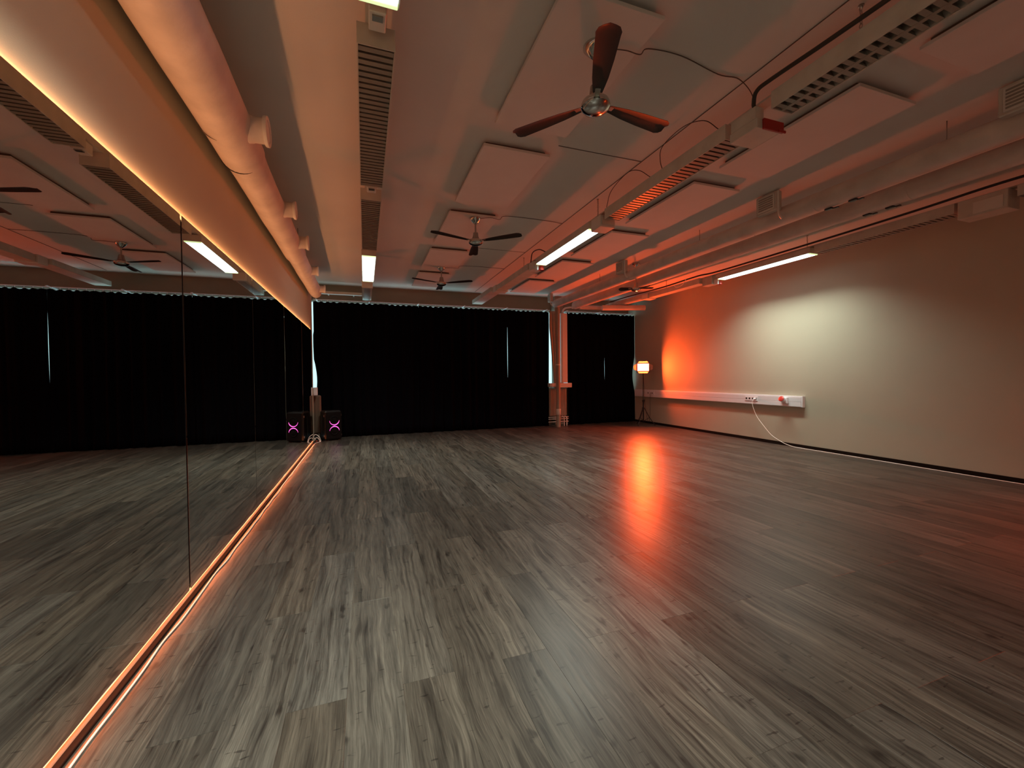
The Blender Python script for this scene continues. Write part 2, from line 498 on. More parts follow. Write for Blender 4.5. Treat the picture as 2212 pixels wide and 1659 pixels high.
# cord lying on the floor along the mirrors
rc = random.Random(3)
pts = []
y = -1.6
while y < 8.7:
    pts.append((XM + .036 + rc.uniform(-.007, .007), y, .0045)); y += .19
pts += [(XM + .06, 8.80, .0045), (XM + .12, 8.93, .0045)]
tag(MB().tube(smooth_path(pts, 4), .0040, 8).obj('cord', M['cord']), 'white cord lying on the floor along the foot of the mirrors', 'cord')

# ================================================================== CURTAINS
def curtain(x0, x1, label, seed, left=None, right=None, y=9.47, ztop=2.845, seg=.022, group='black blackout curtains on the back wall'):
    """left/right: function z -> x offset of that edge"""
    r = random.Random(5)
    n = max(12, int((x1 - x0) / seg)); nz = 30
    ph = [r.uniform(0, 6.28) for _ in range(6)]
    mb = MB(); vs = []
    def depth(x, z):
        a = .020 + .010 * math.sin(x * 1.9 + ph[0])
        g = 1 - .35 * z / 3
        d = a * math.sin(x * 31 + 1.6 * math.sin(x * 3.1 + ph[1]) + ph[2] + .3 * math.sin(z * 1.2 + x * 2)) \
            + .018 * math.sin(x * 13 + ph[3] + .4 * math.sin(z * .9 + ph[5])) + .010 * math.sin(x * 57 + ph[4])
        return d * g
    for jz in range(nz + 1):
        tz = jz / nz
        z = 0.004 + (ztop - .004) * (tz ** .8)
        for i in range(n + 1):
            u = i / n
            x = x0 + (x1 - x0) * u
            lo = left(z) if left else 0
            ro = right(z) if right else 0
            xx = x + lo * (1 - u) ** 3 + ro * u ** 3
            yy = y + depth(x, z)
            zz = z
            if jz == nz:      # heading sags between the hooks
                s = (x / .118) % 1.0
                zz += -.018 * math.sin(pi * s) ** 1.5 * (.6 + .9 * abs(math.sin(x * 4.3 + ph[1])))
            if jz < 2 and r.random() < .5:
                yy -= .012 * (2 - jz) * abs(math.sin(x * 7 + ph[2]))
            vs.append((xx, yy, zz))
    W_ = n + 1
    fs = [(a * W_ + b, a * W_ + b + 1, (a + 1) * W_ + b + 1, (a + 1) * W_ + b) for a in range(nz) for b in range(n)]
    mb.add(vs, fs, True)
    c = thing('curtain', label, 'curtain', ((x0 + x1) / 2, y, 0), group)
    o = mb.obj('drape', M['curtain'], c)
    md = o.modifiers.new('thick', 'SOLIDIFY'); md.thickness = .003
    # hooks
    nh = int((x1 - x0) / .118)
    hk = MB()
    for i in range(nh + 1):
        hx = math.ceil(x0 / .118) * .118 + i * .118
        if hx < x1 - .01: hk.box(hx - .003, hx + .003, y - .004, y + .003, ztop - .008, 2.871)
    h = hk.obj('curtain_hooks', M['plastic'], c)
    h['kind'] = 'stuff'
    return c
def lens_gap(z, a, b, w_):
    return w_ * math.sin(pi * (z - a) / (b - a)) ** 1.2 if a < z < b else 0
def left_edge(z):
    d = .0
    if z < 1.9: d = .055 * (1.9 - z) / 1.9 + .03 * lens_gap(z, .9, 1.6, 1)
    if 1.6 < z < 2.2: d -= .012
    return d
curtain(-.985, 1.1478, 'long black curtain from the mirror corner towards the middle', 1, left=left_edge)
curtain(1.1520, 3.2360, 'long black curtain in the middle of the far wall', 2, right=lambda z: -lens_gap(z, 1.2, 2.45, .004))
curtain(3.2400, 4.335, 'black curtain between the daylight slit and the column', 3, left=lambda z: lens_gap(z, 1.2, 2.45, .004),
        right=lambda z: -.012 * max(0, 2.5 - z))
curtain(4.83, 5.9195, 'black curtain just right of the column', 4, right=lambda z: -lens_gap(z, 1.1, 1.75, .002), y=9.47)
curtain(5.9205, 6.854, 'black curtain at the right wall behind the tripod lamp', 5, left=lambda z: lens_gap(z, 1.1, 1.75, .002),
        right=lambda z: -.07 * lens_gap(z, .75, 1.75, 1))
_c = [o for o in COL.objects if o.name.startswith('curtain') and o.type == 'EMPTY']
MB().box(1.12, 1.18, 9.540, 9.544, .01, 2.82).obj('daylight_blocker', M['curtain'], _c[0])  # unseen black strips added behind the curtain seams to block daylight
MB().box(3.21, 3.27, 9.540, 9.544, .01, 1.22).obj('daylight_blocker', M['curtain'], _c[1])
MB().box(3.21, 3.27, 9.540, 9.544, 2.43, 2.82).obj('daylight_blocker', M['curtain'], _c[1])
for a, b_, lb in ((-.99, 4.36, 'long thin white curtain rail above the left curtains'), (4.80, 6.84, 'short thin white curtain rail right of the column')):
    t = thing('curtain_rail', lb, 'curtain rail', ((a + b_) / 2, 9.47, 2.87))
    MB().box(a, b_, 9.462, 9.478, 2.871, 2.884, bevel=.002).obj('rail', M['plastic'], t)
    n = max(2, int((b_ - a) / 1.0))
    for i in range(n + 1):
        x = a + .06 + (b_ - a - .12) * i / n
        MB().box(x - .012, x + .012, 9.464, YB - .001, 2.8845, 2.900).obj('bracket', M['plastic'], t)

# ================================================================== COLUMN, RADIATOR, SILL TRUNKING
struct(MB().box(4.53, 4.77, 9.54, YB - .001, 0, ZC, bevel=.01), 'trim_2', M['column'], 'painted concrete column between the two curtain runs', 'column')
t = thing('drain_pipe', 'white round floor to ceiling pipe in front of the column', 'pipe', (4.44, 9.18, 0))
MB().tube([(4.44, 9.18, .001), (4.44, 9.18, 2.903)], .052, 20).obj('pipe', M['column'], t)
MB().lathe([(.055, 0), (.060, .01), (.060, .13), (.055, .14)], (4.44, 9.18, .30), n=20).obj('collar', M['white_dusty'], t)
MB().lathe([(.053, 0), (.057, .004), (.057, .024), (.053, .028)], (4.44, 9.18, 1.5), n=20).obj('clamp', M['white_dusty'], t)
t = thing('beige_drape_tail', 'narrow beige cloth tail gathered between the white pipe and the daylight gap', 'drape', (4.40, 9.42, .3))
mb = MB(); vs = []
NZ = 24
for j in range(NZ + 1):
    z = .95 + (2.85 - .95) * j / NZ
    u = (z - .95) / 1.9
    wl = 4.318 + .118 * (max(0, 2.42 - z) / 1.47) ** .85
    for i in range(9):
        x = wl + (4.535 - wl) * i / 8
        vs.append((x, 9.40 + .012 * math.sin(i * 2.1 + z), z))
mb.add(vs, [(a * 9 + b, a * 9 + b + 1, a * 9 + b + 10, a * 9 + b + 9) for a in range(NZ) for b in range(8)], True)
o = mb.obj('cloth', M['beige_cloth'], t); md = o.modifiers.new('t', 'SOLIDIFY'); md.thickness = .004
t = thing('cable_duct', 'tall flat white cable duct standing right of the pipe', 'cable duct', (4.69, 9.36, 1.08))
MB().box(4.60, 4.775, 9.33, 9.539, 1.072, 2.80, bevel=.006).obj('body', M['white'], t)
MB().box(4.635, 4.77, 9.322, 9.3295, 1.08, 2.79, bevel=.003).obj('cover', M['white'], t)
t = thing('sill_trunking', 'short white trunking block across the column at sill height', 'trunking', (4.6, 9.3, .95))
MB().box(4.50, 4.86, 9.27, 9.40, .955, 1.065, bevel=.006).obj('body', M['white'], t)
MB().box(4.505, 4.855, 9.262, 9.2695, .998, 1.060, bevel=.002).obj('cover', M['white'], t)
MB().box(4.26, 4.385, 9.27, 9.40, .975, 1.065, bevel=.006).obj('end_piece', M['white'], t)
MB().box(4.385, 4.50, 9.30, 9.40, .975, 1.06).obj('middle_piece', M['white'], t)
t = thing('radiator', 'white panel radiator on the column behind the round pipe', 'radiator', (4.53, 9.4, .2))
MB().box(4.30, 4.77, 9.37, 9.44, .24, .94, bevel=.02).obj('panel', M['column'], t)
for i in range(8):
    MB().box(4.335 + i * .054, 4.350 + i * .054, 9.364, 9.3695, .28, .90, bevel=.004).obj('rib', M['column'], t)
for z in (.10, .17, .215):
    MB().tube([(4.27, 9.39, z), (4.82, 9.39, z)], .011, 8).obj('pipe', M['white'], t)
for x in (4.66, 4.73):
    MB().tube(smooth_path([(x - .06, 9.33, .235), (x - .01, 9.32, .22), (x, 9.31, .16), (x, 9.31, .002)], 5), .013, 10).obj('valve_pipe', M['white'], t)
# long sill trunking behind curtains, its white end shows at the mirror corner
t = thing('sill_trunking', 'small white trunking end box at the mirror corner', 'trunking', (-.98, 9.1, .9))
MB().box(-.971, -.900, 9.115, 9.20, .905, 1.065, bevel=.005).obj('end_box', M['plastic'], t)
MB().box(-1.44, -.95, 9.2005, 9.26, .93, 1.05).obj('body', M['plastic'], t)
t = thing('radiator', 'panel radiator coloured dark brown for shade in the corner under the small white box', 'radiator', (-1.1, 9.2, 0))
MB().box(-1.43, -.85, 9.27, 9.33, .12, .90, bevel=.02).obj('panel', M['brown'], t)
for i in range(8):
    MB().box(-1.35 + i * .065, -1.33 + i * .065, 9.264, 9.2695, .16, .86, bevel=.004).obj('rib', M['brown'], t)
for x in (-1.3, -.90): MB().box(x - .02, x + .02, 9.28, 9.32, .001, .12).obj('foot', M['white_dusty'], t)

# ================================================================== CEILING BOARDS
def boards(x0, x1, side):
    for k in range(-3, 5):
        y0 = 1.9 + 1.508 * k
        nm = ['farthest behind the camera', 'well behind the camera'] + ['just behind the camera', 'at the near fan', 'between the near and second fan', 'around the second fan', 'around the third fan', 'nearest the curtains'][0:]
        nm = nm[k + 3] if side == 'l' else ['farthest behind the camera', 'behind the camera', 'partly above the camera', 'beside the nearest louvre', 'beside the second louvre', 'beside the lit middle lamp', 'beyond the lit middle lamp', 'nearest the curtains'][k + 3]
        lb = ('white acoustic ceiling board %s, middle fan row' if side == 'l' else 'white acoustic ceiling board %s, between lamp row and pipes') % nm
        t = thing('acoustic_board', lb, 'ceiling board', ((x0 + x1) / 2, y0 + .6, 3.20), 'acoustic boards under the ceiling, ' + ('fan row' if side == 'l' else 'pipe side'))
        MB().box(x0, x1, y0, y0 + 1.19, 3.195, 3.219, bevel=.002).obj('board', M['panel'], t)
        MB().box(x0 + .03, x1 - .03, y0 + .04, y0 + 1.15, 3.2195, ZC - .0005).obj('spacer', M['seam'], t)
boards(.975, 1.585, 'l')
boards(3.20, 3.81, 'r')
tag(MB().box(2.477, 2.483, YF, 9.6, ZC - .004, ZC - .0005).obj('ceiling_seam', M['seam']), 'long thin dark seam running along the ceiling beside the lamp row', 'seam')
for i, (y, lb) in enumerate(((0.30, 'thin cross seam in the ceiling near the camera'), (3.3, 'thin cross seam in the ceiling between near and second fan'), (6.3, 'thin cross seam in the ceiling near the third fan'))):
    tag(MB().box(1.62, 2.474, y, y + .005, ZC - .004, ZC - .0005).obj('ceiling_seam', M['seam']), lb, 'seam')

# ================================================================== LIGHT ROWS
def channel(x0, x1, y0, y1, z0, z1, label):
    return tag(MB().box(x0, x1, y0, y1, z0, z1, bevel=.003).obj('light_channel', M['white_dusty']), label, 'channel')

def housing(t, x0, x1, y0, y1, z0, z1, th=.006, mat_=None):
    m = mat_ or M['white_dusty']
    h = MB()
    h.box(x0, x1, y0, y1, z1 - th, z1)
    h.box(x0, x0 + th, y0, y1, z0, z1 - th); h.box(x1 - th, x1, y0, y1, z0, z1 - th)
    h.box(x0 + th, x1 - th, y0, y0 + th, z0, z1 - th); h.box(x0 + th, x1 - th, y1 - th, y1, z0, z1 - th)
    return h.obj('housing', m, t)

def lamp(x0, x1, y0, y1, z0, label, power=P_TUBE, spread=128):
    t = thing('fluorescent_lamp', label, 'ceiling lamp', ((x0 + x1) / 2, (y0 + y1) / 2, z0), 'lit fluorescent ceiling lamps')
    housing(t, x0, x1, y0, y1, z0 + .012, z0 + .095)
    l = MB().box(x0 + .008, x1 - .008, y0 + .03, y1 - .03, z0 + .002, z0 + .03, bevel=.008).obj('diffuser', M['lens'], t)
    MB().box(x0 + .008, x1 - .008, y0 + .0065, y0 + .0295, z0, z0 + .03, bevel=.003).obj('end_cap', M['lens_end'], t)
    MB().box(x0 + .008, x1 - .008, y1 - .0295, y1 - .0065, z0, z0 + .03, bevel=.003).obj('end_cap', M['lens_end'], t)
    a = area('tube_light', ((x0 + x1) / 2, (y0 + y1) / 2, z0 - .004), (0, 0, -1), x1 - x0 - .03, y1 - y0 - .08, power, TUBE_COL, spread)
    return t

def louvre(x0, x1, y0, y1, z0, label, pitch_=.05, spine=False, z1=None):
    z1 = z1 or z0 + .11
    t = thing('louvre_fixture', label, 'ceiling fixture', ((x0 + x1) / 2, (y0 + y1) / 2, z0), 'unlit louvred ceiling fixtures')
    housing(t, x0, x1, y0, y1, z0, z1)
    MB().box(x0 + .008, x1 - .008, y0 + .008, y1 - .008, z1 - .012, z1 - .0065).obj('reflector', M['louvre'], t)
    n = int((y1 - y0 - .02) / pitch_)
    if spine:
        xc = (x0 + x1) / 2
        MB().box(xc - .012, xc + .012, y0 + .007, y1 - .007, z0 + .002, z0 + .045).obj('spine', M['louvre'], t)
        MB().tube([(xc - .045, y0 + .05, z0 + .07), (xc - .045, y1 - .05, z0 + .07)], .013, 10).obj('tube', M['tube'], t)
        MB().tube([(xc + .045, y0 + .05, z0 + .07), (xc + .045, y1 - .05, z0 + .07)], .013, 10).obj('tube', M['tube'], t)
        me = MB().prism([(-.014, 0), (.014, 0), (.003, .035), (-.003, .035)], 'x', -(x1 - x0) / 2 + .0065, (x1 - x0) / 2 - .0065).mesh('slat', M['louvre'])
    else:
        me = MB().prism([(-.016, 0), (.016, 0), (.002, .030), (-.002, .030)], 'x', -(x1 - x0) / 2 + .0065, (x1 - x0) / 2 - .0065).mesh('slat', M['louvre'])
    for i in range(n):
        o = bpy.data.objects.new('slat', me); COL.objects.link(o)
        o.parent = t
        o.location = (0, y0 + .012 + (i + .5) * (y1 - y0 - .024) / n - (y0 + y1) / 2, .003)
    return t

ZF = 2.95
# row 1 (left, above the mirrors' side)
R1 = (-.012, .178)
channel(.03, .135, YF + .1, 9.6, ZF + .111, ZF + .165, 'long white channel carrying the left lamp row')
lamp(R1[0], R1[1], .42, 2.03, ZF, 'lit fluorescent lamp cut off at the top edge of the photo', power=P_TUBE * .92, spread=122)
louvre(R1[0], R1[1], 2.275, 3.935, ZF, 'unlit louvred fixture nearest the camera in the left lamp row', .047)
louvre(R1[0], R1[1], 4.235, 5.90, ZF, 'second unlit louvred fixture in the left lamp row', .05)
lamp(R1[0] - .005, R1[1], 6.20, 7.84, ZF, 'lit fluorescent lamp in the left row, seen end-on near the curtains', power=P_TUBE * .5, spread=112)
t = thing('channel_end', 'closed white end section of the left lamp row above the curtains', 'channel', (.08, 8.9, ZF), None)
MB().box(-.025, .165, 8.20, 8.27, ZF - .03, ZF + .11, bevel=.004).obj('end_plate', M['white'], t)
MB().box(-.022, .155, 8.271, 9.60, ZF - .02, ZF + .11, bevel=.003).obj('body', M['white_dusty'], t)
MB().box(.012, .125, 8.28, 9.59, ZF - .026, ZF - .0205, bevel=.002).obj('cover', M['louvre'], t)
for (y, lb) in ((2.155, 'small socket block between the near lamp and louvre in the left row'), (4.08, 'small terminal block between the two louvres in the left row')):
    t = thing('terminal_block', lb, 'terminal block', (.08, y, ZF + .05))
    MB().box(.045, .125, y - .06, y + .06, ZF + .03, ZF + .1105, bevel=.004).obj('body', M['white'], t)
    MB().box(.06, .11, y - .045, y - .012, ZF + .022, ZF + .0295).obj('clip', M['steel'], t)
lamp(R1[0], R1[1], -3.2, -1.6, ZF, 'lit fluorescent lamp behind the camera in the left row', power=P_TUBE * .92, spread=122)

# row 2 (middle)
R2 = (2.49, 2.672)
channel(2.53, 2.62, YF + .1, 7.9, ZF + .1115, ZF + .125, 'long white channel carrying the middle lamp row')
louvre(R2[0], R2[1], .42, 1.99, ZF, 'large unlit louvre with white glints at the upper right edge of the photo', .055, spine=True)
louvre(R2[0], R2[1], 2.35, 3.96, ZF, 'unlit louvred fixture between the red-edged box and the lit middle lamp', .05)
lamp(R2[0], R2[1], 4.30, 5.91, ZF, 'lit fluorescent lamp hanging in the middle row', power=P_TUBE * .9)
t = thing('junction_box', 'white junction box with a dark red cover in the middle lamp row', 'junction box', (2.6, 2.15, 2.86))
MB().box(2.475, 2.69, 2.08, 2.30, 2.885, 2.949, bevel=.004).obj('body', M['white_dusty'], t)
MB().box(2.475, 2.55, 2.09, 2.29, 2.9495, 3.03, bevel=.003).obj('side', M['white_dusty'], t)
MB().box(2.52, 2.70, 2.062, 2.0795, 2.875, 2.945, bevel=.003).obj('cover', M['red'], t)
MB().box(2.64, 2.705, 2.05, 2.0615, 2.868, 2.885, bevel=.003).obj('lip', M['red'], t)
t = thing('junction_box', 'white junction box at the near end of the lit middle lamp', 'junction box', (2.58, 4.13, 2.9))
MB().box(2.485, 2.675, 4.04, 4.24, 2.90, 3.03, bevel=.004).obj('body', M['white'], t)
MB().box(2.50, 2.66, 4.02, 4.039, 2.92, 3.01, bevel=.003).obj('cover', M['white_dusty'], t)
t = thing('signal_lamp', 'small red and white cone fitting at the far end of the lit middle lamp', 'signal lamp', (2.6, 6.05, 2.88))
MB().box(2.50, 2.66, 6.02, 6.20, 2.92, 3.04, bevel=.004).obj('body', M['white'], t)
MB().lathe([(.012, 0), (.028, .004), (.045, -.06), (.038, -.062), (.01, -.02)], (2.62, 5.98, 2.955), n=20).obj('cone', M['redbright'], t)
MB().box(2.535, 2.56, 5.95, 6.018, 2.89, 2.99, bevel=.003).obj('face', M['plastic'], t)
t = thing('channel_end', 'boxed far end of the middle lamp row running to the curtain wall', 'channel', (2.58, 7.5, 2.95))
MB().box(2.48, 2.69, 6.21, 7.86, 2.95, 3.05, bevel=.004).obj('body', M['white_dusty'], t)
MB().box(2.46, 2.72, 7.87, 8.08, 2.935, 3.06, bevel=.006).obj('connector', M['white'], t)
MB().box(2.42, 2.66, 8.085, 9.62, 2.965, 3.055, bevel=.004).obj('tail', M['white_dusty'], t)

# row 3 (right)
R3 = (6.01, 6.19)
channel(6.06, 6.15, -1.0, 7.7, ZF + .1115, ZF + .125, 'long white channel carrying the right lamp row')
louvre(R3[0], R3[1], 2.66, 4.14, ZF, 'unlit louvred fixture of the right lamp row', .05)
lamp(R3[0], R3[1], 4.20, 5.86, ZF, 'lit fluorescent lamp near the right wall', power=P_TUBE * .62)
t = thing('junction_box', 'white junction box at the right edge of the photo', 'junction box', (6.1, 2.4, 2.85))
MB().box(5.98, 6.20, 2.25, 2.62, 2.86, 3.05, bevel=.004).obj('body', M['white_dusty'], t)
MB().box(5.972, 5.979, 2.28, 2.50, 2.88, 3.0, bevel=.002).obj('cover', M['white'], t)
louvre(R3[0], R3[1], .6, 2.2, ZF, 'unlit louvred fixture of the right row outside the frame', .06)
t = thing('signal_lamp', 'small red and white cone fitting at the far end of the right lamp', 'signal lamp', (6.1, 6.0, 2.88))
MB().box(6.02, 6.17, 5.99, 6.22, 2.90, 3.05, bevel=.004).obj('body', M['white_dusty'], t)
MB().lathe([(.012, 0), (.028, .004), (.043, -.06), (.036, -.062), (.01, -.02)], (6.15, 5.93, 2.95), n=20).obj('cone', M['redbright'], t)
MB().box(6.07, 6.10, 5.90, 5.989, 2.885, 2.98, bevel=.003).obj('face', M['plastic'], t)
t = thing('channel_end', 'boxed far end of the right lamp row with a rounded tip', 'channel', (6.0, 7.5, 2.95))
MB().box(5.96, 6.14, 6.23, 7.70, 2.955, 3.06, bevel=.004).obj('body', M['white_dusty'], t)
MB().box(5.93, 6.16, 7.71, 7.92, 2.94, 3.06, bevel=.006).obj('connector', M['white'], t)
MB().tube([(6.03, 7.93, 3.02), (5.93, 9.20, 3.02), (5.92, 9.33, 3.02), (5.92, 9.35, 3.02)], [.068, .068, .06, .035], 20).obj('tail', M['white_dusty'], t)
tag(MB().tube(smooth_path([(6.0, -.8, 3.09), (5.98, 1.5, 3.10), (5.99, 2.3, 3.12), (5.99, 3.0, 3.10), (5.98, 4.2, 3.085), (5.985, 5.8, 3.085), (5.98, 6.3, 3.11), (5.95, 7.2, 3.09), (5.85, 8.2, 3.085), (5.75, 8.9, 3.06)], 6), .014, 8).obj('black_cable', M['black']),
    'black cable running on top of the right lamp row', 'cable')
tag(MB().tube(smooth_path([(2.48, -1.4, 3.085), (2.475, .6, 3.085), (2.47, 1.5, 3.10), (2.46, 1.95, 3.115), (2.45, 2.06, 3.10), (2.47, 2.10, 3.05), (2.50, 2.12, 3.035)], 6), .013, 8).obj('brown_cable', M['dark']),
    'dark brown cable above the large louvre in the middle row', 'cable')

# suspension chains
def chain(x, y, z0, label, z1=ZC - .001):
    t = thing('hanging_chain', label, 'chain', (x, y, z1))
    n = max(2, int((z1 - z0) / .022))
    for i in range(n):
        c = z1 - .004 - (i + .5) * (z1 - z0 - .006) / n
        a = i % 2
        ring = [(x + (.008 * math.cos(q) if a else 0), y + (0 if a else .008 * math.cos(q)), c + .014 * math.sin(q)) for q in [2 * pi * s / 8 for s in range(9)]]
        MB().tube(ring, .0028, 5, cap=False).obj('link', M['steel'], t)
    MB().lathe([(.014, 0), (.014, -.006), (.004, -.008)], (x, y, z1 + .0005), n=12).obj('hook', M['steel'], t)
for x, y, z, lb in ((2.58, 1.53, ZF + .127, 'short chain holding the large louvre at the upper right'), (2.53, 4.16, 3.035, 'short chain above the near end of the lit middle lamp'),
                    (2.57, 6.6, ZF + .127, 'short chain above the far part of the middle row'), (6.10, 4.30, ZF + .127, 'short chain above the near end of the right lamp'),
                    (6.10, 7.3, ZF + .127, 'short chain above the far end of the right row'), (.08, 4.08, ZF + .167, 'short chain above the left row between its louvres'),
                    (.08, 8.0, ZF + .167, 'short chain above the far lamp of the left row'), (.08, 1.0, ZF + .167, 'short chain above the cut-off near lamp')):
    chain(x, y, z, lb)

# thin wires
def wire(pts, label, r=.0032, m='white_dusty', name='wire'):
    return tag(MB().tube(smooth_path(pts, 7), r, 6).obj(name, M[m]), label, 'wire')
wire([(1.38, 2.17, 3.19), (1.50, 2.14, 3.185), (1.60, 2.14, 3.186), (1.66, 2.14, 3.235), (1.9, 2.13, 3.243), (2.25, 2.18, 3.243), (2.42, 2.17, 3.243), (2.60, 2.22, 3.20), (2.64, 2.27, 3.12), (2.60, 2.33, 3.077)],
     'thin wire from the near fan across the ceiling to the middle row', m='seam')
wire([(1.36, 4.98, 3.19), (1.48, 4.90, 3.185), (1.60, 4.92, 3.186), (1.66, 4.93, 3.235), (1.9, 4.92, 3.243), (2.3, 4.93, 3.243), (2.47, 4.95, 3.24)], 'thin wire from the second fan across the ceiling', m='seam')
wire([(1.37, 7.4, 3.19), (1.48, 7.36, 3.185), (1.60, 7.36, 3.186), (1.66, 7.36, 3.235), (2.0, 7.35, 3.243), (2.47, 7.36, 3.243)], 'thin wire from the third fan across the ceiling', m='seam')
wire([(2.50, 2.42, 3.062), (2.44, 2.50, 3.16), (2.42, 2.70, 3.22), (2.43, 2.95, 3.20), (2.47, 3.03, 3.13), (2.52, 3.06, 3.062)], 'wire loop over the first louvre after the red-edged box', m='dark')
wire([(2.50, 3.2, 3.062), (2.43, 3.28, 3.15), (2.42, 3.45, 3.20), (2.44, 3.75, 3.16), (2.49, 3.92, 3.062)], 'wire loop over the louvre just before the lit middle lamp', m='dark')
wire([(2.50, 5.55, 3.047), (2.46, 5.7, 3.12), (2.46, 5.95, 3.14), (2.50, 6.12, 3.045)], 'dark wire arching over the far end of the lit middle lamp', m='black', r=.008)
wire([(5.80, 6.4, 3.06), (5.83, 6.5, 3.0), (5.88, 6.65, 2.985), (5.92, 6.8, 3.0), (5.95, 6.9, 3.06)], 'small white wire sagging beside the right row', m='cord', r=.005)

# ================================================================== ROUND PIPES (right side ceiling)
t = thing('ventilation_pipe', 'long round ventilation pipe with air valves, left of the pair', 'pipe', (4.41, 3, 3.0))
MB().tube([(4.41, -3.5, 3.0), (4.41, 9.20, 3.0), (4.41, 9.26, 3.0), (4.41, 9.29, 3.0), (4.41, 9.30, 3.0)], [.095, .095, .085, .055, .01], 28).obj('pipe_body', M['duct'], t)
for y in (2.0, 4.6, 7.2): MB().tube([(4.41, y, 3.094), (4.41, y, ZC - .0005)], .004, 6).obj('hanger_rod', M['steel'], t)
for y in (3.0, 5.4, 7.8): MB().lathe([(.0955, -.008), (.0972, -.004), (.0972, .004), (.0955, .008)], (4.41, y, 3.0), 'y', 28).obj('joint_band', M['duct'], t)
t = thing('ventilation_pipe', 'long round ventilation pipe right of the pair, next to the right lamp row', 'pipe', (4.96, 3, 3.0))
MB().tube([(4.96, -3.5, 2.995), (4.96, 9.25, 2.995)], .095, 28).obj('pipe_body', M['duct'], t)
for y in (1.6, 4.2, 6.8): MB().tube([(4.96, y, 3.089), (4.96, y, ZC - .0005)], .004, 6).obj('hanger_rod', M['steel'], t)
for y in (2.5, 4.9, 7.3): MB().lathe([(.0955, -.008), (.0972, -.004), (.0972, .004), (.0955, .008)], (4.96, y, 2.995), 'y', 28).obj('joint_band', M['duct'], t)
for y, lb in ((1.52, 'white air valve on the round pipe at the right edge of the photo'), (3.44, 'white air valve on the round pipe, second nearest'),
              (6.25, 'white air valve on the round pipe above the small red-lit fan'), (9.22, 'white air valve at the far end of the round pipe by the column')):
    t = thing('air_valve', lb, 'air valve', (4.33, y, 3.05), 'air valves on the round pipe')
    s = .6 if y > 9 else 1
    MB().box(4.232, 4.306, y - .13 * s, y + .13 * s, 3.03, 3.235, bevel=.008).obj('box', M['white_dusty'], t)
    MB().box(4.222, 4.2315, y - .10 * s, y + .10 * s, 3.05, 3.215, bevel=.003).obj('grille_frame', M['white'], t)
    for q in range(6):
        MB().box(4.217, 4.2215, y - .085 * s, y + .085 * s, 3.066 + q * .024, 3.078 + q * .024).obj('grille_slat', M['louvre'], t)
    MB().tube(smooth_path([(4.23, y - .145 * s, 3.22), (4.23, y - .145 * s, 3.06), (4.24, y - .145 * s, 2.97), (4.285, y - .145 * s, 2.93)], 4), .012, 8).obj('bracket', M['white'], t)
for x, y, lb in ((4.42, 2.90, 'black clip under the left round pipe, farther one'), (4.42, 2.68, 'black clip under the left round pipe, nearer one'),
                 (4.97, 2.88, 'black clip under the right round pipe, farther one'), (4.97, 2.68, 'black clip under the right round pipe, nearer one')):
    t = thing('black_clip', lb, 'clip', (x, y, 2.9), 'black clips under the round pipes')
    MB().box(x - .02, x + .02, y - .035, y + .035, 2.887, 2.904, bevel=.004).obj('clip_body', M['black'], t)
    MB().box(x + .005, x + .03, y - .08, y - .036, 2.885, 2.895, bevel=.002).obj('tongue', M['black'], t)
for x0, x1, y, z, r_, lb in ((5.06, 5.72, 9.22, 2.95, .055, 'short horizontal pipe behind the rounded tip of the right row'), ):
    tag(MB().tube([(x0, y, z), (x1, y, z)], r_, 18).obj('cross_pipe', M['duct']), lb, 'pipe')
t = thing('cross_pipe', 'short pale pipe ending near the right wall above the curtain', 'pipe', (6.0, 8.65, 2.88))
MB().tube([(5.45, 8.80, 2.882), (6.46, 8.50, 2.882)], .062, 20).obj('pipe_body', M['duct'], t)
MB().tube([(6.25, 8.5624, 2.94), (6.25, 8.5624, ZC - .0005)], .004, 6).obj('hanger_rod', M['steel'], t)
MB().tube([(5.60, 8.7554, 2.94), (5.60, 8.7554, ZC - .0005)], .004, 6).obj('hanger_rod', M['steel'], t)
t = thing('small_fixture_plate', 'flat white plate between the right pipe and right lamp row', 'plate', (5.6, 4.0, 3.2))
MB().box(5.42, 5.62, 3.55, 3.95, 3.215, ZC - .001, bevel=.004).obj('plate', M['white'], t)
MB().box(5.47, 5.52, 3.68, 3.84, 3.200, 3.2145, bevel=.004).obj('catch', M['white'], t)
tag(MB().box(5.62, 5.632, YF + .05, 9.0, ZC - .008, ZC - .0005).obj('ceiling_seam', M['white_dusty']), 'pale strip running along the ceiling left of the right lamp row', 'seam')

# pipe elbow at column top
t = thing('pipe_elbow', 'small white pipe elbow above the tall cable duct', 'pipe', (4.72, 9.36, 2.81))
MB().tube(smooth_path([(4.70, 9.42, 2.801), (4.70, 9.42, 2.87), (4.74, 9.38, 2.93), (4.84, 9.33, 2.95), (4.90, 9.31, 2.95)], 5), .022, 10).obj('pipe', M['white'], t)
MB().tube([(4.89, 9.31, 2.95), (4.94, 9.31, 2.95)], .032, 12).obj('collar', M['white'], t)

